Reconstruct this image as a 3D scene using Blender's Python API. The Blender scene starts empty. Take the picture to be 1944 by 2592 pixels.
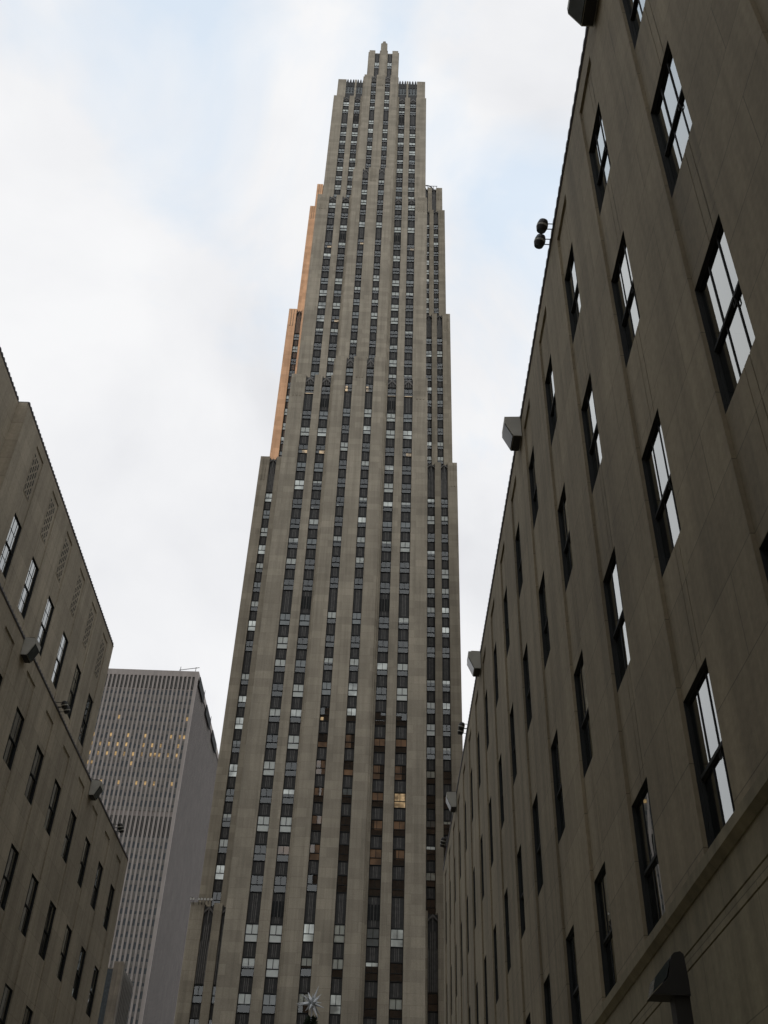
import bpy, math, random
from mathutils import Matrix, Vector
random.seed(7)
scene = bpy.context.scene
COL = scene.collection

# ------------------------------------------------------------------ camera
EYE = Vector((0.0, 0.0, 1.65))
pitch, yaw, roll = math.radians(39.1247), math.radians(-0.3465), math.radians(2.1675)
fw = Vector((math.sin(yaw)*math.cos(pitch), math.cos(yaw)*math.cos(pitch), math.sin(pitch)))
r0 = Vector((math.cos(yaw), -math.sin(yaw), 0)); u0 = r0.cross(fw)
rt = math.cos(roll)*r0 + math.sin(roll)*u0
up = -math.sin(roll)*r0 + math.cos(roll)*u0
cd = bpy.data.cameras.new('camera'); cam = bpy.data.objects.new('camera', cd); COL.objects.link(cam)
cd.sensor_fit = 'VERTICAL'; cd.sensor_height = 36.0; cd.sensor_width = 27.0; cd.lens = 36.44
cd.clip_start = 0.1; cd.clip_end = 5000
cam.matrix_world = Matrix(((rt.x, up.x, -fw.x, EYE.x), (rt.y, up.y, -fw.y, EYE.y), (rt.z, up.z, -fw.z, EYE.z), (0, 0, 0, 1)))
scene.camera = cam

# ------------------------------------------------------------------ sky, sun, exposure
SUN_EL, SUN_AZ = math.radians(5.0), math.radians(40.0)   # light travels towards +X, a little towards +Y
world = bpy.data.worlds.new('World'); scene.world = world; world.use_nodes = True
nt = world.node_tree; nt.nodes.clear()
def N(t, typ, **kw):
    n = t.nodes.new(typ)
    for k, v in kw.items():
        if k.startswith('i_'): n.inputs[k[2:].replace('_', ' ')].default_value = v
        else: setattr(n, k, v)
    return n
def ramp(t, stops, interp='LINEAR'):
    n = t.nodes.new('ShaderNodeValToRGB'); e = n.color_ramp.elements; n.color_ramp.interpolation = interp
    while len(e) < len(stops): e.new(0.5)
    for i, (p, c) in enumerate(stops):
        e[i].position = p; e[i].color = (c, c, c, 1) if isinstance(c, (int, float)) else (*c, 1)
    return n
L = nt.links.new
out = N(nt, 'ShaderNodeOutputWorld'); bg = N(nt, 'ShaderNodeBackground'); bg.inputs['Strength'].default_value = 0.1
sky = N(nt, 'ShaderNodeTexSky', sky_type='NISHITA', sun_disc=False, sun_elevation=SUN_EL, sun_rotation=math.radians(230))
tc = N(nt, 'ShaderNodeTexCoord')
mp = N(nt, 'ShaderNodeMapping'); mp.inputs['Location'].default_value = (0.35, 0.1, 0.2); mp.inputs['Scale'].default_value = (1, 1, 1.0)
L(tc.outputs['Generated'], mp.inputs['Vector'])
n1 = N(nt, 'ShaderNodeTexNoise', i_Scale=3.6, i_Detail=6.0, i_Roughness=0.55, i_Distortion=0.5)
n2 = N(nt, 'ShaderNodeTexNoise', i_Scale=3.4, i_Detail=6.0, i_Roughness=0.5, i_Distortion=0.3)
L(mp.outputs[0], n1.inputs['Vector']); L(tc.outputs['Generated'], n2.inputs['Vector'])
sep = N(nt, 'ShaderNodeSeparateXYZ'); L(tc.outputs['Generated'], sep.inputs[0])
# more openings towards the zenith
mz = N(nt, 'ShaderNodeMapRange'); mz.inputs[1].default_value = 0.35; mz.inputs[2].default_value = 1.0; mz.inputs[3].default_value = -0.10; mz.inputs[4].default_value = 0.13
L(sep.outputs['Z'], mz.inputs[0])
ad = N(nt, 'ShaderNodeMath', operation='ADD'); L(n1.outputs['Fac'], ad.inputs[0]); L(mz.outputs[0], ad.inputs[1])
rb = ramp(nt, [(0.55, 0.0), (0.75, 0.6)]); L(ad.outputs[0], rb.inputs[0])
rc = ramp(nt, [(0.32, (7.5, 7.6, 7.9)), (0.47, (8.55, 8.62, 8.85)), (0.62, (9.35, 9.38, 9.5))]); L(n2.outputs['Fac'], rc.inputs[0])
veil = N(nt, 'ShaderNodeMix', data_type='RGBA', blend_type='ADD'); veil.inputs['Factor'].default_value = 1.0
L(sky.outputs[0], veil.inputs['A']); veil.inputs['B'].default_value = (5.6, 6.9, 8.4, 1)
mx = N(nt, 'ShaderNodeMix', data_type='RGBA'); L(rb.outputs[0], mx.inputs['Factor']); L(rc.outputs[0], mx.inputs['A']); L(veil.outputs['Result'], mx.inputs['B'])
L(mx.outputs['Result'], bg.inputs['Color']); L(bg.outputs[0], out.inputs[0])
sd = bpy.data.lights.new('sun', 'SUN'); sun = bpy.data.objects.new('sun', sd); COL.objects.link(sun)
sd.energy = 3.2; sd.angle = math.radians(0.5); sd.color = (1.0, 0.5, 0.26)
trav = Vector((math.cos(SUN_AZ)*math.cos(SUN_EL), math.sin(SUN_AZ)*math.cos(SUN_EL), -math.sin(SUN_EL)))
sun.rotation_euler = trav.to_track_quat('-Z', 'Y').to_euler(); sun.location = (-60, -60, 120)
scene.view_settings.view_transform = 'Standard'; scene.view_settings.look = 'None'
scene.view_settings.gamma = 1.0; scene.view_settings.exposure = 0.0
try: scene.view_settings.use_curve_mapping = False
except Exception: pass

# ------------------------------------------------------------------ materials
def newmat(name):
    m = bpy.data.materials.new(name); m.use_nodes = True
    t = m.node_tree; b = t.nodes['Principled BSDF']; return m, t, b
def stone(name, base, bw=1.5, bh=0.7, var=0.16, joint=0.72, stain=0.35, mortar=0.012, streak=0.3):
    """ashlar limestone: courses by world height, block to block variation, weather stains"""
    m, t, b = newmat(name); l = t.links.new
    g = N(t, 'ShaderNodeNewGeometry'); s = N(t, 'ShaderNodeSeparateXYZ'); l(g.outputs['Position'], s.inputs[0])
    a = N(t, 'ShaderNodeMath', operation='ADD'); l(s.outputs['X'], a.inputs[0]); l(s.outputs['Y'], a.inputs[1])
    c = N(t, 'ShaderNodeCombineXYZ'); l(a.outputs[0], c.inputs['X']); l(s.outputs['Z'], c.inputs['Y'])
    br = N(t, 'ShaderNodeTexBrick', i_Scale=1.0); br.inputs['Brick Width'].default_value = bw; br.inputs['Row Height'].default_value = bh
    br.inputs['Mortar Size'].default_value = mortar; br.inputs['Mortar Smooth'].default_value = 0.3
    lo = tuple(x*(1-var) for x in base); hi = tuple(min(1, x*(1+var)) for x in base)
    br.inputs['Color1'].default_value = (*lo, 1); br.inputs['Color2'].default_value = (*hi, 1)
    br.inputs['Mortar'].default_value = (*[x*joint for x in base], 1); l(c.outputs[0], br.inputs['Vector'])
    # big soft patches
    n = N(t, 'ShaderNodeTexNoise', i_Scale=0.22, i_Detail=5.0, i_Roughness=0.6); l(g.outputs['Position'], n.inputs['Vector'])
    r = ramp(t, [(0.32, 1-stain), (0.6, 1.0), (0.8, 1.08)]); l(n.outputs['Fac'], r.inputs[0])
    # runs of soot down the wall
    mpn = N(t, 'ShaderNodeMapping'); mpn.inputs['Scale'].default_value = (1.6, 0.05, 1); l(c.outputs[0], mpn.inputs['Vector'])
    n3 = N(t, 'ShaderNodeTexNoise', i_Scale=1.0, i_Detail=4.0, i_Roughness=0.65); l(mpn.outputs[0], n3.inputs['Vector'])
    r3 = ramp(t, [(0.35, 1-streak), (0.58, 1.0)]); l(n3.outputs['Fac'], r3.inputs[0])
    n4 = N(t, 'ShaderNodeTexNoise', i_Scale=9.0, i_Detail=4.0); l(g.outputs['Position'], n4.inputs['Vector'])
    r4 = ramp(t, [(0.3, 0.9), (0.7, 1.08)]); l(n4.outputs['Fac'], r4.inputs[0])
    prev = br.outputs['Color']
    for q in (r, r3, r4):
        mm = N(t, 'ShaderNodeMix', data_type='RGBA', blend_type='MULTIPLY'); mm.inputs['Factor'].default_value = 1
        l(prev, mm.inputs['A']); l(q.outputs[0], mm.inputs['B']); prev = mm.outputs['Result']
    l(prev, b.inputs['Base Color']); b.inputs['Roughness'].default_value = 0.9
    bm = N(t, 'ShaderNodeBump'); bm.inputs['Strength'].default_value = 0.25; bm.inputs['Distance'].default_value = 0.02
    l(n4.outputs['Fac'], bm.inputs['Height']); l(bm.outputs[0], b.inputs['Normal'])
    return m
def metal(name, col, rough=0.5, met=0.0, var=0.25):
    m, t, b = newmat(name); l = t.links.new
    g = N(t, 'ShaderNodeNewGeometry'); n = N(t, 'ShaderNodeTexNoise', i_Scale=2.5, i_Detail=5.0); l(g.outputs['Position'], n.inputs['Vector'])
    r = ramp(t, [(0.3, tuple(x*(1-var) for x in col)), (0.7, tuple(x*(1+var) for x in col))]); l(n.outputs['Fac'], r.inputs[0])
    l(r.outputs[0], b.inputs['Base Color']); b.inputs['Roughness'].default_value = rough; b.inputs['Metallic'].default_value = met
    return m
def glass(name, ior=1.6, tint=(0.62, 0.68, 0.66), rough=0.0, wave=0.004):
    """window pane: see-through, with the mirror of two glass faces"""
    m, t, b = newmat(name); l = t.links.new; t.nodes.remove(b); o = t.nodes['Material Output']
    f = N(t, 'ShaderNodeFresnel', i_IOR=ior)
    p = N(t, 'ShaderNodeMath', operation='ADD'); p.inputs[1].default_value = 1.0; l(f.outputs[0], p.inputs[0])
    d2 = N(t, 'ShaderNodeMath', operation='MULTIPLY'); d2.inputs[1].default_value = 2.0; l(f.outputs[0], d2.inputs[0])
    dv = N(t, 'ShaderNodeMath', operation='DIVIDE'); l(d2.outputs[0], dv.inputs[0]); l(p.outputs[0], dv.inputs[1])
    tr = N(t, 'ShaderNodeBsdfTransparent'); tr.inputs[0].default_value = (*tint, 1)
    gl = N(t, 'ShaderNodeBsdfGlossy', i_Roughness=rough); gl.inputs[0].default_value = (0.93, 0.96, 0.95, 1)
    g = N(t, 'ShaderNodeNewGeometry'); n = N(t, 'ShaderNodeTexNoise', i_Scale=0.9, i_Detail=1.0); l(g.outputs['Position'], n.inputs['Vector'])
    if wave:
        bm = N(t, 'ShaderNodeBump'); bm.inputs['Strength'].default_value = 0.4; bm.inputs['Distance'].default_value = wave*4
        l(n.outputs['Fac'], bm.inputs['Height']); l(bm.outputs[0], gl.inputs['Normal'])
    mx = N(t, 'ShaderNodeMixShader'); l(dv.outputs[0], mx.inputs[0]); l(tr.outputs[0], mx.inputs[1]); l(gl.outputs[0], mx.inputs[2]); l(mx.outputs[0], o.inputs[0])
    return m
def lit(name, col, strength, scale=1.2):
    m, t, b = newmat(name); l = t.links.new
    b.inputs['Base Color'].default_value = (*[c*0.3 for c in col], 1)
    g = N(t, 'ShaderNodeNewGeometry'); n = N(t, 'ShaderNodeTexNoise', i_Scale=scale, i_Detail=3.0); l(g.outputs['Position'], n.inputs['Vector'])
    r = ramp(t, [(0.38, tuple(c*0.12 for c in col)), (0.66, col)]); l(n.outputs['Fac'], r.inputs[0])
    l(r.outputs[0], b.inputs['Emission Color']); b.inputs['Emission Strength'].default_value = strength
    return m
M = {}
M['lime'] = stone('tower_limestone', (0.43, 0.385, 0.302), bw=2.6, bh=1.15, var=0.12, joint=0.84, stain=0.2, mortar=0.025, streak=0.2)
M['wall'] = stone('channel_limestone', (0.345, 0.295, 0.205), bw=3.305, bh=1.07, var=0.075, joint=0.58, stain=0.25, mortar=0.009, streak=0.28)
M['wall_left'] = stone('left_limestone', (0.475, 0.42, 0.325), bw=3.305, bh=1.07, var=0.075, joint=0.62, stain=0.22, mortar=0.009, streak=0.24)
M['base'] = stone('base_limestone', (0.31, 0.275, 0.185), bw=2.2, bh=1.1, var=0.07, joint=0.6, stain=0.3, mortar=0.008)
M['pink'] = stone('pink_limestone', (0.365, 0.33, 0.305), bw=1.6, bh=3.7, var=0.06, joint=0.9, stain=0.1, mortar=0.01, streak=0.1)
M['pale'] = stone('pale_limestone', (0.31, 0.275, 0.22), bw=1.7, bh=0.9, var=0.07)
M['brick'] = stone('warm_brick', (0.26, 0.16, 0.10), bw=1.0, bh=0.5, var=0.2)
M['frame'] = metal('window_steel', (0.016, 0.019, 0.02), 0.85)
M['dark'] = metal('dark_room', (0.016, 0.018, 0.018), 0.9)
M['spandrel'] = metal('cast_aluminium', (0.030, 0.030, 0.028), 0.6, 0.0, 0.3)
M['rib'] = metal('aluminium_rib', (0.11, 0.105, 0.095), 0.5, 0.0, 0.35)
M['blind'] = metal('white_blind', (0.88, 0.88, 0.84), 0.8, 0.0, 0.05)
M['blind2'] = metal('grey_blind', (0.30, 0.33, 0.34), 0.8, 0.0, 0.1)
M['glass'] = glass('tower_glass', 1.6, (0.93, 0.96, 0.95), 0.0, 0.0)
M['pane'] = glass('channel_glass', 2.3, (0.45, 0.52, 0.47), 0.0, 0.001)
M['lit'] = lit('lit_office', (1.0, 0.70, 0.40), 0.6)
M['amber'] = lit('amber_reflection', (0.58, 0.32, 0.17), 0.10, 0.9)  # glow standing in for warm reflections in the lower tower panes
M['bright'] = lit('white_glow', (0.92, 0.94, 0.90), 0.36, 0.5)  # white with a glow of its own, for some drawn blinds
M['spark'] = lit('glow_panel', (1.0, 0.68, 0.30), 0.6)
M['dim'] = lit('dim_office', (1.0, 0.66, 0.28), 0.5, 0.6)
M['lampgrey'] = metal('grey_paint', (0.44, 0.44, 0.40), 0.6, 0.0, 0.1)
M['lampdark'] = metal('dark_paint', (0.02, 0.02, 0.02), 0.55)
M['lens'] = metal('lamp_lens', (0.06, 0.075, 0.08), 0.12)
M['coping'] = metal('lead_coping', (0.12, 0.115, 0.13), 0.5)
M['crystal'] = metal('crystal', (0.58, 0.61, 0.63), 0.2, 0.0, 0.1)
M['needles'] = metal('spruce_needles', (0.035, 0.055, 0.03), 0.8, 0, 0.4)
M['bark'] = metal('bark', (0.08, 0.06, 0.045), 0.9)
M['pave'] = stone('paving', (0.22, 0.21, 0.195), 1.2, 1.2, 0.12)
M['bluegl'] = metal('blue_window', (0.035, 0.048, 0.055), 0.4, 0.0, 0.4)
M['sideglass'] = metal('side_glass', (0.055, 0.055, 0.057), 1.0, 0.0, 0.2)
M['sideglass'].node_tree.nodes['Principled BSDF'].inputs['Specular IOR Level'].default_value = 0.1
M['greyspan'] = metal('grey_spandrel', (0.17, 0.165, 0.15), 0.7, 0.0, 0.12)

# ------------------------------------------------------------------ mesh helpers
class MB:
    def __init__(s, sc=1.0): s.v = []; s.f = []; s.m = []; s.sc = sc
    def P(s, p):
        k = s.sc
        return (p[0]*k, p[1]*k, 1.65 + (p[2]-1.65)*k) if k != 1 else tuple(p)
    def poly(s, pts, mat=0):
        i = len(s.v); s.v += [s.P(p) for p in pts]; s.f.append(list(range(i, i+len(pts)))); s.m.append(mat)
    def box(s, x0, x1, y0, y1, z0, z1, mat=0):
        if x0 > x1: x0, x1 = x1, x0
        if y0 > y1: y0, y1 = y1, y0
        if z0 > z1: z0, z1 = z1, z0
        i = len(s.v)
        s.v += [s.P(p) for p in ((x0,y0,z0),(x1,y0,z0),(x1,y1,z0),(x0,y1,z0),(x0,y0,z1),(x1,y0,z1),(x1,y1,z1),(x0,y1,z1))]
        for q in ((0,3,2,1),(4,5,6,7),(0,1,5,4),(1,2,6,5),(2,3,7,6),(3,0,4,7)):
            s.f.append([i+a for a in q]); s.m.append(mat)
    def prism(s, prof, axis, a, b, mat=0):
        """profile of 2D points swept from a to b along axis ('x','y','z')"""
        def pt(p, t): return {'y': (p[0], t, p[1]), 'x': (t, p[0], p[1]), 'z': (p[0], p[1], t)}[axis]
        n = len(prof); i = len(s.v)
        s.v += [s.P(pt(p, a)) for p in prof] + [s.P(pt(p, b)) for p in prof]
        s.f.append([i+k for k in range(n)]); s.m.append(mat)
        s.f.append([i+n+k for k in range(n-1, -1, -1)]); s.m.append(mat)
        for k in range(n):
            j = (k+1) % n; s.f.append([i+k, i+n+k, i+n+j, i+j]); s.m.append(mat)
    def tube(s, p0, p1, ra, rb, n=10, mat=0, cap=True):
        p0, p1 = Vector(p0), Vector(p1); d = (p1-p0).normalized()
        a = d.cross(Vector((0, 0, 1)) if abs(d.z) < 0.9 else Vector((1, 0, 0))).normalized(); b = d.cross(a); i = len(s.v)
        for p, r in ((p0, ra), (p1, rb)):
            for k in range(n):
                t = 2*math.pi*k/n; s.v.append(s.P(p + a*(r*math.cos(t)) + b*(r*math.sin(t))))
        for k in range(n):
            j = (k+1) % n; s.f.append([i+k, i+j, i+n+j, i+n+k]); s.m.append(mat)
        if cap:
            s.f.append([i+k for k in range(n-1, -1, -1)]); s.m.append(mat); s.f.append([i+n+k for k in range(n)]); s.m.append(mat)
    def mesh(s, name, mats):
        me = bpy.data.meshes.new(name); me.from_pydata(s.v, [], s.f)
        for m in mats: me.materials.append(m)
        me.polygons.foreach_set('material_index', s.m); me.update()
        return me
    def build(s, name, mats, parent=None, label=None, kind=None):
        if not isinstance(mats, (list, tuple)): mats = [mats]
        o = bpy.data.objects.new(name, s.mesh(name, mats)); COL.objects.link(o)
        if parent: o.parent = parent; o.matrix_parent_inverse = Matrix.Translation(parent.location).inverted()
        if label: o['label'] = label
        if kind: o['kind'] = kind
        return o
def place(name, me, loc, parent, rot=(0, 0, 0), scale=(1, 1, 1), label=None):
    """a part sharing mesh data, at a world place; every parent here is unrotated"""
    o = bpy.data.objects.new(name, me); COL.objects.link(o); o.parent = parent
    base = Vector(parent.get('_w', (0, 0, 0))) if parent else Vector((0, 0, 0))
    o.location = Vector(loc) - base; o.rotation_euler = rot; o.scale = scale
    if label: o['label'] = label
    return o
def child(name, me, parent, rot=(0, 0, 0), loc=(0, 0, 0)):
    o = bpy.data.objects.new(name, me); COL.objects.link(o); o.parent = parent; o.rotation_euler = rot; o.location = loc
    return o
def thing(name, label, cat, group=None):
    o = bpy.data.objects.new(name, None); COL.objects.link(o); o['label'] = label; o['category'] = cat
    o.empty_display_size = 0.5
    if group: o['group'] = group
    return o
def tag(o, label, cat, group=None):
    o['label'] = label; o['category'] = cat
    if group: o['group'] = group
    return o

# ------------------------------------------------------------------ ground
g = MB(); g.poly([(-1500, -1500, 0), (1500, -1500, 0), (1500, 1500, 0), (-1500, 1500, 0)])
g.build('ground', M['pave'], kind='structure')
g = MB(); g.box(-14.6, 4.1, -60, 60, 0.004, 0.02); g.build('path', M['base'], kind='structure')

# ------------------------------------------------------------------ skyscraper
S = 0.89           # everything of the tower is laid out at 1/S size about the eye
XC = -6.1
tower = thing('skyscraper', 'tall stepped limestone skyscraper with dark vertical window strips, in the middle', 'skyscraper')
SIDE = [(-9.65, -8.05), (-6.70, -5.12), (5.12, 6.70), (8.05, 9.65)]
BAY = [(-2.53, -1.18), (1.18, 2.53)]
WING = [(-17.05, -15.75), (-14.6, -13.2), (13.2, 14.6), (15.75, 17.05)]
FL = [14.2, 18.2, 22.2, 26.2, 30.2, 34.2, 38.19, 42.14, 48.15, 52.06, 55.9, 59.75, 63.65, 67.6, 71.6, 75.6, 79.6, 83.45, 87.54, 93.87, 97.85, 101.85, 105.85,
      110.0, 114.0, 118.0, 122.1, 126.15, 130.2, 136.4, 140.45, 146.6, 150.7, 154.8, 159.1, 163.1, 167.1, 171.0, 174.9, 178.95, 183.1, 187.05, 193.2, 197.7, 201.45,
      205.3, 209.2, 213.1, 216.95, 220.8, 224.7, 228.7, 232.5, 236.6, 240.4, 244.5, 248.5, 255.3, 258.9, 263.0, 267.2]
WH = 2.2           # window height
REC = 0.42
wins, spans, louv, crest = [], [], [], []      # (x0,x1,y,z0,z1,kind)
def strips(y, z0, z1, cols, ztop, inner=(), tall=False):
    """fill the recessed strips of one tier with windows, spandrels and louvres"""
    for (a, b) in cols:
        x0, x1 = XC+a, XC+b
        fl = [t for t in FL if t-WH > z0 and t < z1-1.2]
        if tall and len(fl) > 2: fl = fl[:-1]
        last = z0
        for t in fl:
            lo = t-WH
            if lo-last > 0.05:
                (louv if lo-last > 3.2 and last > z0+0.1 else spans).append((x0, x1, y, last, lo, (a, b) in inner))
            wins.append((x0, x1, y, lo, t)); last = t
        crest.append((x0, x1, y, last, ztop-0.35))
def tier(mb, hw, y, yb, z0, z1, cols, clip=None, lip=True):
    """piers standing proud of a core; cols are left open"""
    edges = [-hw] + [e for c in cols for e in c] + [hw]
    for i in range(0, len(edges), 2):
        a, b = edges[i], edges[i+1]
        if clip and a >= -clip-0.01 and b <= clip+0.01: continue
        if clip:
            # leave out the part behind the projecting bay
            if a < -clip < b and b > clip: mb.box(XC+a, XC-clip, y, y+0.7, z0, z1); a = clip
            elif b > -clip and a < -clip: b = -clip
            elif a < clip and b > clip: a = clip
        mb.box(XC+a, XC+b, y, y+0.7, z0, z1)
    mb.box(XC-hw+0.003, XC+hw-0.003, y+0.62, yb, z0, z1-0.45)
    mb.box(XC-hw+0.35, XC+hw-0.35, y+0.63, yb-0.2, z1-0.45, z1-0.4)
def flutes(mb, xs, y, z1, h=5.5):
    for x in xs: mb.box(x-0.09, x+0.09, y-0.10, y+0.02, z1-h, z1-0.25)
slab = MB(S)
# side bays of the slab
tier(slab, 12.28, 130.0, 145, 0, 138.9, SIDE, clip=4.82)
tier(slab, 12.28, 136.1, 155, 134, 203.9, SIDE, clip=4.70)
tier(slab, 12.28, 144.3, 240, 200, 261.4, SIDE, clip=4.62)
tier(slab, 12.2, 149.5, 240, 258, 279.5, [(-9.9, -7.5), (-7.0, -4.75), (4.75, 7.0), (7.5, 9.9)], clip=4.6)
strips(130.0, 8, 138.9, SIDE, 138.9, inner=(SIDE[1], SIDE[2]))
strips(136.1, 139.2, 203.9, SIDE, 203.9, inner=(SIDE[1], SIDE[2]))
strips(144.3, 206, 261.4, SIDE, 261.4, inner=(SIDE[1], SIDE[2]))
# projecting centre bay, in two steps
def bay(mb, y, yb, z0, z1, hw):
    for a, b in ((-hw, -2.53), (-1.18, 1.18), (2.53, hw)):
        mb.box(XC+a, XC+b, y+(0 if a != -hw and b != hw else 0), y+0.75, z0, z1)
    mb.box(XC-hw-0.27, XC-hw, y+0.3, y+1.0, z0, z1-0.5); mb.box(XC+hw, XC+hw+0.27, y+0.3, y+1.0, z0, z1-0.5)
    mb.box(XC-hw+0.003, XC+hw-0.003, y+0.66, yb, z0, z1-0.45)
bay(slab, 129.1, 140, 0, 143.1, 4.55); strips(129.1, 8, 143.1, BAY, 143.1)
bay(slab, 135.0, 150, 138, 213.5, 4.5); strips(135.0, 143.2, 213.5, BAY, 213.5)
bay(slab, 143.2, 240, 208, 270.7, 4.5); strips(143.2, 214, 270.7, BAY, 270.7)
# penthouse
bay(slab, 152.0, 190, 268, 301.4, 4.25)
slab.prism([(XC-0.95, 301), (XC+0.95, 301), (XC+0.95, 305.2), (XC+0.5, 305.6), (XC+0.35, 306.6), (XC-0.35, 306.6), (XC-0.5, 305.6), (XC-0.95, 305.2)], 'y', 151.8, 154.5)
slab.box(XC-0.8, XC+0.8, 151.75, 152.2, 268, 301.1)
for zt, yy, xs in ((138.9, 130.0, (-11.6, -11.0, -10.4, 10.4, 11.0, 11.6)), (203.9, 136.1, (-11.6, -11.0, -10.4, 10.4, 11.0, 11.6)),
                   (143.1, 129.1, (-0.5, 0, 0.5)), (213.5, 135.0, (-0.5, 0, 0.5)), (270.7, 143.2, (-0.5, 0, 0.5))):
    flutes(slab, [XC+x for x in xs], yy, zt)
slab.build('front_slab', M['lime'], tower)
# louvred openings and windows at the very top
for a, b in BAY:
    louv.append((XC+a, XC+b, 152.0, 295.2, 300.2, False)); wins.append((XC+a, XC+b, 152.0, 291.4, 295.2)); louv.append((XC+a, XC+b, 152.0, 270, 291.4, False))
wing = MB(S)
for y, yb, z0, z1 in ((148.2, 200, 0, 135.0), (158.9, 210, 130, 191.4), (171.6, 220, 188, 250.9), (180.7, 235, 247, 275.4)):
    tier(wing, 18.85, y, yb, z0, z1, WING, clip=11.5)
    strips(y, max(z0+3, 10), z1, WING, z1, tall=True)
    for x in (-18.3, -17.75, 17.75, 18.3): flutes(wing, [XC+x], y, z1, 6)
wing.build('side_wing', M['lime'], tower)
lowp = MB(S)
tier(lowp, 18.9, 143.0, 149, 0, 48.6, WING, clip=11.5); strips(143.0, 8, 48.6, WING, 48.6, tall=True)
lowp.build('lower_wing', M['lime'], tower)
# cresting of the shoulders
for a, b in ((-9.9, -7.5), (-7.0, -4.75), (4.75, 7.0), (7.5, 9.9)):
    c = MB(S); x0, x1, y = XC+a, XC+b, 149.5
    c.box(x0, x1, y+0.3, y+0.62, 270, 272.6, 0); c.box(x0, x1, y+0.34, y+0.62, 272.6, 276.0, 1)
    c.box(x0, x1, y+0.2, y+0.62, 276.0, 278.3, 0)
    n = 3; w = (x1-x0)/n
    for k in range(n):
        cx = x0+w*(k+0.5)
        c.prism([(cx+w*0.36*math.cos(t), 278.3+1.5*math.sin(t)) for t in [math.pi*i/6 for i in range(7)]], 'y', y+0.15, y+0.6)
        c.box(cx-0.12, cx+0.12, y-0.05, y+0.2, 273, 279.5)
    c.build('cresting', [M['spandrel'], M['blind2']], tower)
# dist. -> size in the picture
def size(x, y, z): return 1.0/math.sqrt(x*x + y*y + (z-1.65)**2)
def seen(w):
    x = (w[0]+w[1])/2; y = w[2]; z = w[3]
    if z < 34: return False
    k = x/y*130
    if y >= 143 and abs(x-XC) > 12.4 and (-18.2 < k < 5.9): return False
    if x > 5.5 and z < 75: return False
    return True
def spandrel_geo(mb, w):
    x0, x1, y, z0, z1 = w[:5]; inner = w[5] if len(w) > 5 else False
    mb.box(x0+0.01, x1-0.01, y+REC+0.03, y+0.63, z0+0.02, z1-0.02, 0)
    wd = x1-x0; n = 7
    for k in range(n):
        cx = x0 + wd*(k+0.5)/n; r = 0.05 if k in (2, 4) else 0.03
        mb.box(cx-r, cx+r, y+REC-0.05, y+REC+0.035, z0+0.15, z1-0.12, 1 if k in (2, 3, 4) else 0)
    mb.box(x0+0.01, x1-0.01, y+REC-0.08, y+REC+0.034, z0+0.02, z0+0.13, 0)
def crest_geo(mb, w):
    x0, x1, y, z0, z1 = w; cx = (x0+x1)/2; h = z1-z0; wd = x1-x0
    mb.box(x0+0.01, x1-0.01, y+REC+0.03, y+0.63, z0+0.02, z1, 0)
    for k in range(5):
        px = x0 + wd*(k+0.5)/5; t = 1-abs(k-2)*0.22
        if h > 0.8: mb.prism([(px-0.08, z0+0.15), (px+0.08, z0+0.15), (px+0.08, z0+h*t-0.35), (px, z0+h*t), (px-0.08, z0+h*t-0.35)], 'y', y+REC-0.16, y+REC+0.035, 1)
    q = min(h, 2.2) if h < 4 else 1.3
    mb.prism([(x0+0.02, z1-q*0.55), (cx, z1-0.02), (x1-0.02, z1-q*0.55), (x1-0.02, z1-q*0.75), (cx, z1-q*0.3), (x0+0.02, z1-q*0.75)], 'y', y+REC-0.25, y+REC+0.036, 1)
    for px in (x0+0.12, x1-0.12): mb.prism([(px-0.1, z1-q*0.8), (px+0.1, z1-q*0.8), (px+0.06, z1+0.15), (px-0.06, z1+0.15)], 'y', y+REC-0.2, y+REC+0.03, 0)
SP = [M['spandrel'], M['rib']]
spans.sort(key=lambda w: (0 if seen(w) else 1, -size(w[0], w[2], w[3])))
for w in spans[:100]:
    mb = MB(S); spandrel_geo(mb, w); mb.build('spandrel', SP, tower)
mb = MB(S)
for w in spans[100:]: spandrel_geo(mb, w)
mb.build('spandrel', SP, tower, kind='stuff')
for w in louv:
    mb = MB(S); spandrel_geo(mb, w[:5])
    x0, x1, y, z0, z1 = w[:5]
    if w[5]:
        for k in range(4):
            cx = x0+(x1-x0)*(k+0.5)/4; mb.box(cx-0.13, cx+0.13, y+REC-0.09, y+REC-0.06, z0+0.9, z1-1.0, 2)
    mb.build('louvre_panel', SP+[M['dark']], tower)
for w in crest:
    mb = MB(S); crest_geo(mb, w); mb.build('strip_cap', SP, tower)
# windows
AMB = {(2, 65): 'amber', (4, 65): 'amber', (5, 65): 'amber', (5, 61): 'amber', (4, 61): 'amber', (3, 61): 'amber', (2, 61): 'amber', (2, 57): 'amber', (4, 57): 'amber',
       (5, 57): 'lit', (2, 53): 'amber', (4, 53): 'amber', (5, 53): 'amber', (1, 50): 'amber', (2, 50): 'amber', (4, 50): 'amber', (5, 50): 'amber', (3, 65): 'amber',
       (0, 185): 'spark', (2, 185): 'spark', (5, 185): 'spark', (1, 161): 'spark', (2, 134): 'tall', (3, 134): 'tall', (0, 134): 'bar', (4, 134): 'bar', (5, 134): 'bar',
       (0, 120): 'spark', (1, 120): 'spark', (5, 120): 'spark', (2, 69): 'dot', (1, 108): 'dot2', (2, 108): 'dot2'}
def colidx(w):
    c = (w[0]+w[1])/2-XC
    for i, (a, b) in enumerate([SIDE[0], SIDE[1], BAY[0], BAY[1], SIDE[2], SIDE[3]]):
        if a < c < b: return i
    return None
def fancy(w):
    i = colidx(w)
    if i is None: return None
    for (c, z), k in AMB.items():
        if c == i and abs((w[3]+1.0)-z) < 1.9: return k
    return None
floor_state = {}
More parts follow.
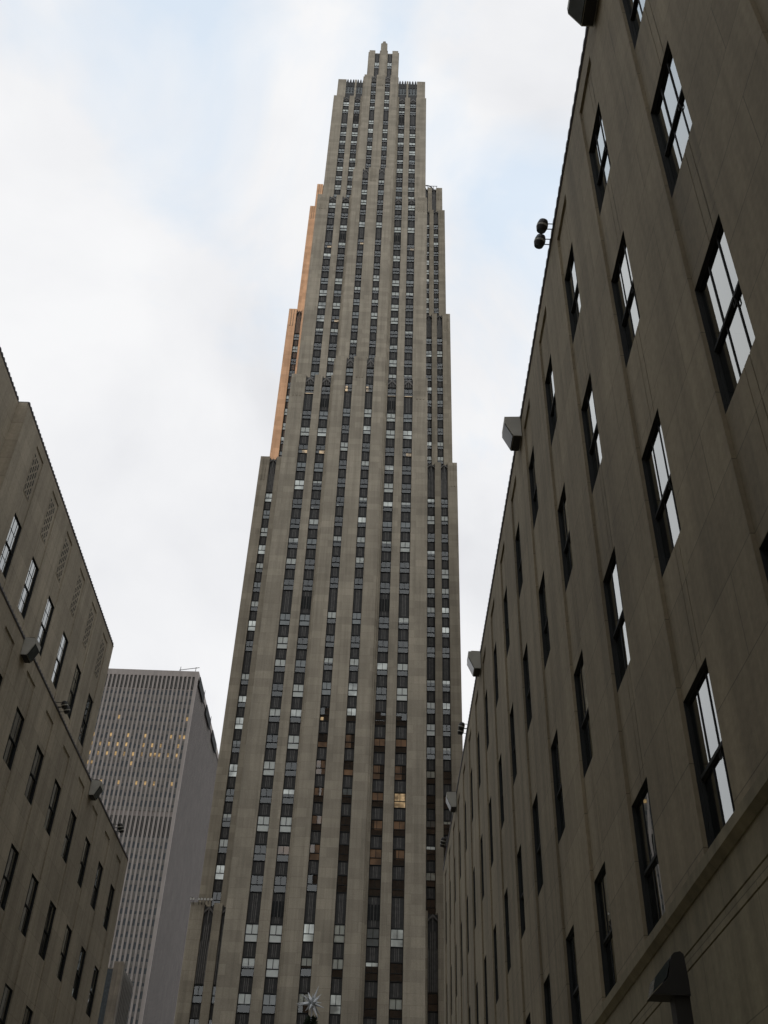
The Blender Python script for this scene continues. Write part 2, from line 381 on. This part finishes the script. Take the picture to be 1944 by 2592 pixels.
def blind_of(w):
    """how far the white or grey blind is drawn: offices of one floor tend to agree"""
    key = (round(w[4]), colidx(w) is None)
    if key not in floor_state: floor_state[key] = random.choices([0, 1, 2, 3], [0.40, 0.26, 0.22, 0.12] if w[3] < 140 else [0.22, 0.3, 0.38, 0.1])[0]
    st = floor_state[key] if random.random() < 0.62 else random.choices([0, 1, 2, 3], [0.4, 0.26, 0.22, 0.12])[0]
    return st
def win_frame(mb, w):
    x0, x1, y, z0, z1 = w; a = y+REC-0.06; b = y+REC+0.05; zm = z0+(z1-z0)*0.44; cx = (x0+x1)/2
    mb.box(x0+0.01, x0+0.08, a, b, z0, z1, 0); mb.box(x1-0.08, x1-0.01, a, b, z0, z1, 0)
    mb.box(x0+0.08, x1-0.08, a, b, z1-0.08, z1, 0); mb.box(x0+0.08, x1-0.08, a-0.06, b, z0, z0+0.07, 0)
    mb.box(x0+0.08, x1-0.08, a, b, zm-0.045, zm+0.045, 0); mb.box(cx-0.03, cx+0.03, a+0.01, b, zm+0.045, z1-0.08, 0)
    mb.poly([(x0+0.02, y+0.60, z0), (x1-0.02, y+0.60, z0), (x1-0.02, y+0.60, z1), (x0+0.02, y+0.60, z1)], 1)
def win_glass(mb, w, mat=0):
    x0, x1, y, z0, z1 = w; zm = z0+(z1-z0)*0.44; j = lambda: random.uniform(-0.006, 0.006)
    cx = (x0+x1)/2
    for a, b, c, d in ((x0+0.08, x1-0.08, z0+0.07, zm), (x0+0.08, cx, zm, z1-0.08), (cx, x1-0.08, zm, z1-0.08)):
        q, r = j(), j(); yy = y+REC+0.02
        mb.poly([(a, yy+q, c), (b, yy-q, c), (b, yy-q+r, d), (a, yy+q+r, d)], mat)
def win_blind(mb, w, st, m1=0, m2=0):
    x0, x1, y, z0, z1 = w; zm = z0+(z1-z0)*0.44; yy = y+REC+0.06
    lows = {1: [zm-0.02], 2: [z0+0.1], 3: [z0+(z1-z0)*random.uniform(0.5, 0.8)]}[st]
    mb.poly([(x0+0.06, yy, lows[0]), (x1-0.06, yy, lows[0]), (x1-0.06, yy, z1-0.05), (x0+0.06, yy, z1-0.05)], m1)
def win_panel(mb, w, k, mat=0):
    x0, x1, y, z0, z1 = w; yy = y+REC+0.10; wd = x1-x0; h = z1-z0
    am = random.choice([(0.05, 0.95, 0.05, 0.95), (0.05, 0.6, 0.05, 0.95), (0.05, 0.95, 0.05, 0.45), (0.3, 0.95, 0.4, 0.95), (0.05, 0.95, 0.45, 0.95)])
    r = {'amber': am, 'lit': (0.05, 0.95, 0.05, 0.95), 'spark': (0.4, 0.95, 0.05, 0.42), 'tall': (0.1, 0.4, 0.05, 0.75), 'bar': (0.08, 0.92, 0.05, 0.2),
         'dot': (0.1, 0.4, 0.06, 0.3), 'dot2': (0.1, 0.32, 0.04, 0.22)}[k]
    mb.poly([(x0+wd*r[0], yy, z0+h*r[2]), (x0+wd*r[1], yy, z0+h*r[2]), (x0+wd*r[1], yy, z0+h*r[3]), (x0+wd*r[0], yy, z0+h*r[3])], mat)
PANELM = {'amber': 'amber', 'lit': 'lit', 'spark': 'lit', 'tall': 'lit', 'bar': 'lit', 'dot': 'lit', 'dot2': 'blind'}
wins.sort(key=lambda w: (0 if fancy(w) else 1, 0 if seen(w) else 1, -size(w[0], w[2], w[3])))
for w in wins[:100]:
    mb = MB(S); win_frame(mb, w); o = mb.build('window', [M['frame'], M['dark']], tower)
    mb = MB(S); win_glass(mb, w); mb.build('pane', M['glass'], o)
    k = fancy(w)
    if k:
        mb = MB(S); win_panel(mb, w, k); mb.build('glow_panel' if k != 'dot2' else 'blind', M[PANELM[k]], o)
        if k in ('amber',): o['label'] = 'window with a dim amber glow painted in for a reflection'
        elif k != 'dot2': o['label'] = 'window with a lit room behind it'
    else:
        st = blind_of(w)
        if st: mb = MB(S); win_blind(mb, w, st); mb.build('blind', random.choices([M['blind'], M['bright'], M['blind2']], [0.45, 0.30, 0.25])[0], o)
mb = MB(S)
for w in wins[100:]:
    win_frame(mb, w); win_glass(mb, w, 2); st = blind_of(w)
    if st: win_blind(mb, w, st, random.choices([3, 5, 4], [0.45, 0.30, 0.25])[0])
mb.build('window', [M['frame'], M['dark'], M['glass'], M['blind'], M['blind2'], M['bright']], tower, kind='stuff')
# small roof clutter on the right wing
mb = MB(S)
for k in range(5): mb.tube((XC+13.6+k*0.9, 181.2, 275.0), (XC+13.6+k*0.9, 181.2, 277.0), 0.08, 0.08, 6)
mb.box(XC+12.6, XC+17.4, 181.16, 181.26, 276.9, 277.05)
pts = [(XC+14.3+1.9*math.cos(t), 181.6, 275.2+2.6*math.sin(t)) for t in [math.pi*i/8 for i in range(9)]]
for a, b in zip(pts, pts[1:]): mb.tube(a, b, 0.16, 0.16, 6)
for k in (1, 3, 5, 7): mb.tube(pts[k], (XC+14.3, 181.6, 275.2), 0.08, 0.08, 6)
mb.build('roof_railing', M['lampdark'], tower)

# ------------------------------------------------------------------ the two long channel buildings
def sash_meshes(h, rows, sgn):
    """window in its own frame: x is depth into the wall times sgn, y runs along the wall, z up; origin at sill, near edge"""
    w = 1.29; fr = MB(); X = lambda d: sgn*d; zm = h*0.47
    def bx(d0, d1, y0, y1, z0, z1, m=0): fr.box(X(d0), X(d1), y0, y1, z0, z1, m)
    bx(0.058, 0.105, 0.003, 0.010, 0.0, h-0.011); bx(0.058, 0.105, w-0.010, w-0.003, 0.0, h-0.011)  # steel lining of the reveal
    bx(0.058, 0.105, 0.003, w-0.003, h-0.010, h-0.003)
    bx(0.105, 0.165, 0.003, 0.02, 0.0, h-0.003); bx(0.105, 0.165, w-0.02, w-0.003, 0.0, h-0.003)   # side frame
    bx(0.105, 0.130, 0.02, w-0.02, h-0.04, h-0.003)                     # top rail, upper sash
    bx(0.105, 0.130, 0.02, w-0.02, zm, zm+0.045); bx(0.130, 0.160, 0.02, w-0.02, zm-0.02, zm+0.02)
    bx(0.130, 0.165, 0.02, w-0.02, 0.0, 0.05)
    for k in (1, 2):
        y = 0.02+(w-0.04)*k/3
        bx(0.110, 0.126, y-0.011, y+0.011, zm+0.045, h-0.04); bx(0.136, 0.152, y-0.011, y+0.011, 0.05, zm-0.02)
    for r in range(1, rows):
        z = zm+0.045+(h-0.085-zm)*r/rows; bx(0.111, 0.125, 0.02, w-0.02, z-0.011, z+0.011)
        z = 0.05+(zm-0.07)*r/rows; bx(0.137, 0.151, 0.02, w-0.02, z-0.011, z+0.011)
    for yy in (0.42, 0.48): bx(0.112, 0.124, yy-0.007, yy+0.007, zm-0.10, zm)      # sash pull
    bx(0.112, 0.124, 0.42, 0.48, zm-0.112, zm-0.10)
    bx(0.55, 0.58, 0.0, w, 0.0, h, 1)                                   # dim room behind
    def pane(d, z0, z1):
        q = [(X(d), 0.012, z0), (X(d), w-0.012, z0), (X(d), w-0.012, z1), (X(d), 0.012, z1)]
        m = MB(); m.poly(q[::-1] if sgn > 0 else q); return m
    up_, lo_ = pane(0.122, zm+0.02, h-0.02), pane(0.148, 0.03, zm)
    return fr.mesh('window', [M['frame'], M['dark']]), up_.mesh('pane', [M['pane']]), lo_.mesh('pane', [M['pane']])
def facade(mb, F, sgn, ya, yb, cols, rows, z0, z1, bandtop, w=1.29):
    """wall with recessed bands: F face plane, sgn +1 when the building lies towards +X"""
    X = lambda d: F+sgn*d
    cols = sorted(cols); prev = ya
    for c in cols:
        mb.box(X(0), X(0.75), prev, c, z0, z1)                            # pier
        zs = z0
        for (a, b) in rows+[(bandtop, None)]:
            if a-zs > 0.01:                                               # spandrel in three flat leaves with fine joints
                for p, q in ((0.0, 0.32), (0.34, 0.52), (0.54, w)): mb.box(X(0.055), X(0.7), c+p, c+q, zs, a)
                mb.box(X(0.10), X(0.65), c+0.315, c+0.545, zs, a)
            if b: zs = b
        mb.box(X(0.002), X(0.7), c, c+w, bandtop, z1)
        prev = c+w
    mb.box(X(0), X(0.75), prev, yb, z0, z1)
def coping(name, F, sgn, ya, yb, z, parent, step=0.3):
    c = MB(); X = lambda d: F+sgn*d
    c.box(X(-0.02), X(0.8), ya, yb, z+0.002, z+0.05)
    y = ya+0.02; n = 8
    while y < yb-step:
        pr = [(y+step*i/n, z+0.055+0.085*abs(math.sin(math.pi*i/n))) for i in range(n+1)]
        c.prism([(y, z+0.04)]+pr[0:1]+pr[1:]+[(y+step, z+0.04)], 'x', X(-0.04), X(0.05)); y += step
    return c.build(name, M['coping'], parent)
ROWS = [(6.3, 8.35), (10.32, 12.6), (14.64, 16.95), (18.95, 21.2)]
def windows(parent, F, sgn, cols, rows, meshes):
    for c in cols:
        for (a, b) in rows:
            fr, pu, pl = meshes[(a, b)]
            o = place('window', fr, (F, c, a), parent)
            for me in (pu, pl):
                p = child('pane', me, o, (0, random.gauss(0, 0.0008), random.gauss(0, 0.0014)))
# right building
FR = 3.85
right = thing('limestone_building', 'long dark limestone office building filling the right side, close and steep', 'building')
rc_ = [7.35+3.305*k for k in range(-4, 16)]
mb = MB(); facade(mb, FR, 1, -20, 59.5, rc_, ROWS, 6.3, 23.4, 22.75)
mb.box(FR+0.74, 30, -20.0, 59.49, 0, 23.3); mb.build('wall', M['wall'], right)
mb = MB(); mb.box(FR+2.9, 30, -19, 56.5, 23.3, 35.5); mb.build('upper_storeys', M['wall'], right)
mb = MB()
mb.prism([(FR, 0), (FR+0.75, 0), (FR+0.75, 6.297), (FR-0.02, 6.297), (FR-0.07, 6.25), (FR-0.07, 6.12), (FR-0.015, 6.02), (FR, 6.02),
          (FR, 5.60), (FR+0.02, 5.595), (FR+0.02, 5.58), (FR, 5.575), (FR, 5.42), (FR+0.02, 5.415), (FR+0.02, 5.40), (FR, 5.395)][::-1], 'y', -20, 59.5)
mb.build('base_course', M['base'], right)
coping('coping', FR, 1, -20, 59.5, 23.4, right)
sm = {r: sash_meshes(r[1]-r[0], 1, 1) for r in ROWS}
windows(right, FR, 1, [c for c in rc_ if c > 3], ROWS, sm)
# left building
FLW, FUP = -14.4, -16.96
left = thing('limestone_building', 'pale grey-brown limestone office building on the left with carved grilles under its roofline', 'building')
lc_ = [36.84+3.305*k for k in range(-17, 7)]
mb = MB(); facade(mb, FLW, -1, -40, 59.5, lc_, ROWS, 6.3, 23.4, 22.75)
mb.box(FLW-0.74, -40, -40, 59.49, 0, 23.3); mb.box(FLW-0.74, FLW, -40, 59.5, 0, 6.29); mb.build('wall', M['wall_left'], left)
coping('coping', FLW, -1, -40, 59.5, 23.4, left)
UROW = [(28.03, 30.97)]
mb = MB(); ucols = [c for c in lc_ if 36 < c < 55]
facade(mb, FUP, -1, 34.5, 56.0, ucols, UROW, 23.2, 35.55, 35.0)
mb.box(FUP-0.74, -40, -40, 55.99, 23.2, 35.45); mb.box(FUP-0.45, FUP-0.8, -40, 34.5, 23.2, 35.55)
mb.box(FUP+0.003, FUP+0.12, 34.5, 34.9, 23.4, 35.2)
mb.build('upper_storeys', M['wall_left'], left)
coping('coping', FUP, -1, 34.5, 56.0, 35.55, left); coping('coping', FUP-0.45, -1, -40, 34.5, 35.55, left)
lm = {r: sash_meshes(r[1]-r[0], 1, -1) for r in ROWS}
windows(left, FLW, -1, [c for c in lc_ if c > 20], ROWS, lm)
um = {UROW[0]: sash_meshes(UROW[0][1]-UROW[0][0], 2, -1)}
windows(left, FUP, -1, ucols, UROW, um)
# carved grilles: dark triangles laid on a stone panel for the shaded openings
gm = MB(); nrow = 9; hh = 2.25
gm.box(0.0, 0.02, 0.12, 1.05, 0, hh, 0)
for r in range(nrow):
    z = 0.05+r*hh/nrow; q = hh/nrow*0.8
    for k in range(4):
        y = 0.16+k*0.215; f = (r+k) % 2
        t = [(y, z), (y+0.17, z), (y+0.085, z+q)] if f else [(y, z+q), (y+0.085, z), (y+0.17, z+q)]
        gm.prism(t, 'x', 0.019, 0.024, 1)
gme = gm.mesh('carved_grille', [M['wall_left'], M['dark']])
for c in ucols: place('carved_grille', gme, (FUP-0.055, c, 32.35), left)

# ------------------------------------------------------------------ floodlights on the parapets
def box_light(F, sgn, y0, label, group):
    t = thing('box_floodlight', label, 'floodlight', group); X = lambda d: F-sgn*d     # d outwards
    zt = 23.52
    prof = [(X(0.02), zt), (X(0.02), zt-0.78), (X(0.27), zt-0.78), (X(0.50), zt-0.26), (X(0.50), zt-0.03)]
    mb = MB(); mb.prism(prof, 'y', y0, y0+0.68); mb.build('housing', M['lampgrey'], t)
    mb = MB()                                                            # dark glass on the slanting and lower face
    def off(p, q, n):
        return [(p[0]+n[0]*0.003, p[1]+n[1]*0.003), (q[0]+n[0]*0.003, q[1]+n[1]*0.003), (q[0]+n[0]*0.02, q[1]+n[1]*0.02), (p[0]+n[0]*0.02, p[1]+n[1]*0.02)]
    n = (-sgn*0.91, -0.40); mb.prism(off((X(0.275), zt-0.77), (X(0.495), zt-0.27), n), 'y', y0+0.04, y0+0.64)
    mb.build('lens', M['lens'], t)
    mb = MB(); mb.prism([(X(0.04), zt-0.80), (X(0.26), zt-0.80), (X(0.26), zt-0.783), (X(0.04), zt-0.783)], 'y', y0+0.03, y0+0.65); mb.build('bottom_plate', M['lampdark'], t)
    mb = MB(); mb.box(X(0.02), X(0.38), y0+0.08, y0+0.6, zt+0.002, zt+0.05); mb.box(X(-0.35), X(0.30), y0+0.28, y0+0.40, zt+0.05, zt+0.10); mb.build('bracket', M['lampdark'], t)
for y, lb in ((9.38, 'grey box floodlight hanging at the top edge of the photo over the right wall'),
              (22.15, 'large grey box floodlight halfway along the right roof edge, largest shown whole'),
              (35.45, 'grey box floodlight on the right roof edge close to the skyscraper'),
              (48.75, 'small pale box floodlight far along the right roof edge, against the skyscraper')):
    box_light(FR, 1, y, lb, 'box floodlights on the parapets')
for y, lb in ((35.6, 'grey box floodlight on the left parapet in front of a tall window'), (48.85, 'grey box floodlight on the left parapet against the distant ribbed tower')):
    box_light(FLW, -1, y, lb, 'box floodlights on the parapets')
def twin(F, sgn, y, label):
    t = thing('twin_floodlight', label, 'floodlight', 'twin drum floodlights on the parapets'); X = lambda d: F-sgn*d
    for k in (0, 1):
        yy = y+k*0.46; c = Vector((X(0.25), yy, 23.72)); a = Vector((-sgn*0.25, 0.35, -1)).normalized()
        mb = MB(); pr = [(-0.17, 0.06), (-0.14, 0.11), (-0.04, 0.14), (0.08, 0.137), (0.17, 0.11)]
        for (p, r1), (q, r2) in zip(pr, pr[1:]): mb.tube(c+a*p, c+a*q, r1, r2, 14)
        o = mb.build('drum', M['lampdark'], t)
        mb = MB(); mb.tube(c+a*0.0, c+a*0.05, 0.146, 0.146, 14); mb.build('band', M['lampgrey'], o)
        mb = MB(); mb.tube(c+a*0.171, c+a*0.182, 0.10, 0.10, 14); mb.build('lens', M['lens'], o)
        mb = MB()
        for dz in (-0.10, 0.12): mb.tube((X(-0.3), yy+0.03, 23.72+dz), (X(0.2), yy+0.03, 23.72+dz), 0.014, 0.014, 6)
        mb.tube((X(-0.28), yy+0.03, 23.4), (X(-0.28), yy+0.03, 23.92), 0.02, 0.02, 6); mb.build('arm', M['lampdark'], t)
for y, lb in ((15.55, 'pair of dark drum floodlights standing out against the sky from the right roof'),
              (42.2, 'small pair of drum floodlights on the right roof edge beside the skyscraper wing'),
              (55.6, 'farthest and lowest pair of drum floodlights on the right roof edge')):
    twin(FR, 1, y, lb)
for y, lb in ((41.5, 'pair of drum floodlights on the left parapet between the two box floodlights'), (55.2, 'pair of drum floodlights at the far end of the left parapet')):
    twin(FLW, -1, y, lb)

# ------------------------------------------------------------------ lamp post by the right wall
t = thing('lamp_post', 'dark hooded floodlight on a post beside the right wall, lower right corner', 'lamp')
mb = MB(); mb.box(3.25, 3.42, 11.9, 12.1, 0.02, 4.78); mb.build('post', M['lampdark'], t)
mb = MB(); mb.prism([(3.42, 4.745), (3.42, 4.90), (3.405, 5.17), (3.37, 5.20), (3.30, 5.185), (3.265, 5.15), (3.20, 4.92), (3.005, 4.745)], 'y', 11.85, 12.15); mb.build('hood', M['lampdark'], t)
mb = MB(); mb.prism([(3.02, 4.77), (3.19, 4.93), (3.255, 5.13), (3.20, 5.08), (3.06, 4.92)], 'y', 11.87, 12.13); mb.build('lens', M['lens'], t)

# ------------------------------------------------------------------ Christmas tree and its star
ty, tx, tz = 95.0, -5.1, 24.75
tr = thing('christmas_tree', 'dark spruce tip poking in at the bottom edge below the star', 'tree')
mb = MB(); mb.tube((tx, ty, 0), (tx, ty, 23.3), 0.45, 0.05, 10); mb.build('trunk', M['bark'], tr)
mb = MB(); rnd = random.Random(3)
for i in range(2600):
    h = rnd.random()**0.8; z = 2+h*21.6; R = 0.25+(1-h)**0.9*6.0
    a = rnd.uniform(0, 6.283); d = R*rnd.uniform(0.25, 1)
    c = Vector((tx+d*math.cos(a), ty+d*math.sin(a), z-0.25*d*0.4)); ou = Vector((math.cos(a), math.sin(a), rnd.uniform(-0.3, 0.6)))
    l = 0.35+0.5*(1-h); s_ = Vector((-math.sin(a), math.cos(a), 0))*l*0.35
    upv = Vector((0, 0, rnd.uniform(-.1, .25)))
    mb.poly([c-s_, c+s_, c+ou*l+upv]); mb.poly([c+Vector((0, 0, .12)), c-Vector((0, 0, .12)), c+ou*l*0.9+upv])
mb.build('crown', M['needles'], tr)
mb = MB(); c = Vector((tx, ty, tz)); rnd = random.Random(11); dirs = []
for i in range(20):
    z = 1-2*(i+0.5)/20; a = i*2.39996; dirs.append(Vector((math.sqrt(1-z*z)*math.cos(a), math.sqrt(1-z*z)*math.sin(a), z)))
for i, d in enumerate(dirs):
    ln = 1.5 if i % 3 == 0 else (1.15 if i % 3 == 1 else 0.85)
    mb.tube(c, c+d*ln*0.3, 0.06, 0.12, 6, 0); mb.tube(c+d*ln*0.3, c+d*ln, 0.12, 0.01, 6, 0)
mb.tube(c-Vector((0, 0, 1.6)), c, 0.06, 0.06, 6, 0)
tag(mb.build('tree_star', M['crystal']), 'white crystal star with many spikes on top of the dark spruce tip', 'star')

# ------------------------------------------------------------------ lamps along the lower wing roof
for i, ax in enumerate((-22.75, -22.4, -21.78, -21.4, -21.0, -20.6, -20.2)):
    k = 1.1*S; x = ax*k; y = 142.7*S; z = 1.65+(44.62-1.65)*k
    t = thing('roof_lamp', 'small round lamp in the row on the lower left shoulder of the skyscraper', 'lamp', 'row of lamps on the low roof')
    mb = MB(); mb.tube((x, y-0.30, z-0.05), (x, y+0.12, z+0.08), 0.18, 0.10, 10); mb.build('shade', M['lampdark'], t)
    mb = MB(); mb.tube((x, y-0.315, z-0.055), (x, y-0.301, z-0.05), 0.15, 0.15, 10); mb.build('lens', M['blind'], t)
    mb = MB(); mb.tube((x, y+0.05, z-0.6), (x, y+0.05, z), 0.03, 0.03, 6); mb.build('stand', M['lampdark'], t)

# ------------------------------------------------------------------ ribbed tower in the left distance
far = thing('ribbed_tower', 'distant pinkish ribbed office tower with rows of lit windows, between left building and skyscraper', 'skyscraper')
FY, FX, FZ, FB = 350.0, -71.0, 204.0, 438.0; SPC = 1.59; NC = 22
mb = MB()
XL0 = FX-0.9-NC*SPC
mb.box(XL0, FX-0.6, FY+0.6, FB, 0, FZ-0.4)
for k in range(NC+1): 
    x = FX-0.9-k*SPC; mb.box(x-0.35, x+0.35 if k else FX, FY, FY+0.65, 0, FZ-2.4)
mb.box(XL0-0.5, FX, FY-0.003, FY+0.66, FZ-2.4, FZ)
ns = int((FB-FY-2)/SPC)
for k in range(ns):
    y = FY+2.2+k*SPC; mb.box(FX-0.55, FX-0.34, y-0.2, y+0.2, 0, FZ-2.4)
mb.box(FX-0.61, FX+0.003, FY+0.66, FB, FZ-2.4, FZ)
mb.build('wall', M['pink'], far)
NF = 53; floors = [FZ-8.2-3.7*(i+1) for i in range(NF)]
def louv_floor(z): return FZ-66 < z < FZ-57.5
sp = MB(); wl = []
for z in floors:
    if z < 3: continue
    sp.box(XL0+0.4, FX-0.95, FY+0.38, FY+0.61, z-0.02, z+1.45, 0) if not louv_floor(z) else None
    for k in range(NC):
        if not louv_floor(z): wl.append((FX-0.9-(k+1)*SPC+0.36, FX-0.9-k*SPC-0.36, z+1.45, z+3.68, k))
sp.build('spandrel_band', M['greyspan'], far)
for z0, z1 in ((FZ-7.6, FZ-2.45), (FZ-65.5, FZ-58.2)):
    lou = MB(); lou.box(XL0+0.4, FX-0.97, FY+0.45, FY+0.615, z0, z1, 0)
    for k in range(NC): lou.box(FX-0.9-(k+0.5)*SPC-0.1, FX-0.9-(k+0.5)*SPC+0.1, FY+0.3, FY+0.46, z0, z1, 1)
    lou.box(FX-0.62, FX-0.45, FY+1.9, FB-0.3, z0, z1, 0)
    lou.build('louvre_band', [M['dark'], M['greyspan']], far)
rates = {FZ-26.7: 0.45, FZ-30.4: 0.5, FZ-34.1: 0.6, FZ-37.8: 0.22, FZ-45.2: 0.28, FZ-19.3: 0.04, FZ-115.5: 0.05}
rnd = random.Random(5); litw, plain = [], []
for w in wl:
    if w[4] < 24:
        pr = max([p for z, p in rates.items() if abs(w[2]-1.45-(z-3.7)) < 1.9] + [0.0])
        if pr > 0.15 and w[4] % 2 == 1: pr = min(1, pr*1.6)
        elif pr > 0.15: pr *= 0.15
        if rnd.random() < pr and len(litw) < 46: litw.append(w); continue
    plain.append(w)
def far_win(mb, w, m):
    h = rnd.choice((1.0, 1.0, 0.8, 0.62, 0.45)) if m == 0 else 1.0
    zt = w[2]+(w[3]-w[2])*h
    mb.box(w[0]-0.03, w[1]+0.03, FY+0.46, FY+0.6, w[2]+0.01, zt, m)
    if h < 1: mb.box(w[0]-0.03, w[1]+0.03, FY+0.47, FY+0.6, zt+0.01, w[3]-0.01, 1)
for w in litw:
    mb = MB(); mb.box(w[0]+0.1, w[1]-0.1, FY+0.44, FY+0.6, w[2]+0.75, w[3]-0.1, 0); mb.build('window', M['dim'], far, 'lit amber window')
plain.sort(key=lambda w: (0 if (w[4] < 22 and 85 < w[2] < 140) else 1, w[2]))
for w in plain[:54]:
    mb = MB(); far_win(mb, w, 0); mb.build('window', [M['bluegl'], M['greyspan']], far)
mb = MB()
for w in plain[54:]: far_win(mb, w, 0)
mb.build('window', [M['bluegl'], M['greyspan']], far, kind='stuff')
sg = MB(); sg.box(FX-0.61, FX-0.42, FY+1.9, FB-0.3, 2, FZ-8, 0); sg.build('side_glazing', M['sideglass'], far)
for y0 in (FY+3, FY+25, FY+47):
    mb = MB(); mb.box(FX+0.01, FX+0.35, y0, y0+14, FZ-4.6, FZ-0.6); mb.build('roof_screen', M['dark'], far)
mb = MB()
mb.tube((FX-8, FY+1, FZ+0.9), (FX-0.3, FY+1, FZ+2.3), 0.12, 0.12, 6)
for x in (FX-7.5, FX-1.6): mb.tube((x, FY+1, FZ-0.4), (x, FY+1, FZ+2.4), 0.12, 0.12, 6)
for y in (FY+20, FY+42): mb.tube((FX-0.4, y, FZ-0.4), (FX-0.4, y, FZ+3), 0.15, 0.1, 6)
mb.build('roof_rail', M['lampdark'], far)
# low building with thin vertical fins in front of it
fin = thing('finned_building', 'low pale building with thin vertical fins at the foot of the distant ribbed tower', 'building')
mb = MB(); mb.box(-47.4, -45.7, 200, 201.5, 0, 56.2); mb.box(-62, -46.3, 200.6, 212, 0, 55.2)
for k in range(5): mb.box(-50.2-k*3.2, -49.0-k*3.2, 200.1, 200.7, 0, 55.6)
mb.build('wall', M['pale'], fin)
mb = MB()
for k in range(8): mb.box(-46.35, -45.8, 202.3+k*1.3, 202.62+k*1.3, 0, 55.5)
mb.build('fins', M['greyspan'], fin)
mb = MB(); mb.box(-46.31, -46.2, 201.5, 212, 0, 55.0); mb.box(-62, -47.4, 200.45, 200.605, 0, 55.0); mb.build('glazing', M['bluegl'], fin)

# ------------------------------------------------------------------ towers beyond the frame: they shade and are mirrored in the windows
def slab_tower(name, label, x0, x1, y0, y1, h, mat, cat='skyscraper'):
    t = thing(name, label, cat); mb = MB(); mb.box(x0, x1, y0, y1, 0, h)
    n = int((x1-x0)/4)
    for k in range(n+1):
        x = x0+(x1-x0)*k/n; mb.box(x-0.8, x+0.8, y0-0.5, y1+0.5, 0, h+0.6)
    n = int((y1-y0)/4)
    for k in range(n+1):
        y = y0+(y1-y0)*k/n; mb.box(x0-0.5, x1+0.5, y-0.8, y+0.8, 0, h+0.5)
    mb.build('wall', mat, t)
    mb = MB()
    for i in range(int(h/4)-1):
        z = 4+i*4; mb.box(x0-0.15, x1+0.15, y0-0.15, y1+0.15, z, z+2)
    mb.build('window_bands', M['bluegl'], t)
slab_tower('sun_blocker', 'added tall sun blocker outside the frame far to the left and behind', -360, -350, -330, -149.5, 330, M['pink'])  # unseen slab added to keep the low sun off the skyscraper front
slab_tower('sun_blocker', 'added long sun blocker outside the frame far to the left', -390, -350, -99, 186, 240, M['pale'])  # second added slab, keeps the sun off the ribbed tower
slab_tower('brick_tower', 'brick office tower behind the camera, mirrored in the skyscraper windows', -20, 42, -130, -92, 172, M['brick'])
slab_tower('office_block', 'long office block outside the frame behind the right building', 46, 110, 20, 330, 113, M['pale'], 'building')
slab_tower('office_block', 'office block outside the frame behind the left building', -110, -62, 20, 100, 95, M['pale'], 'building')
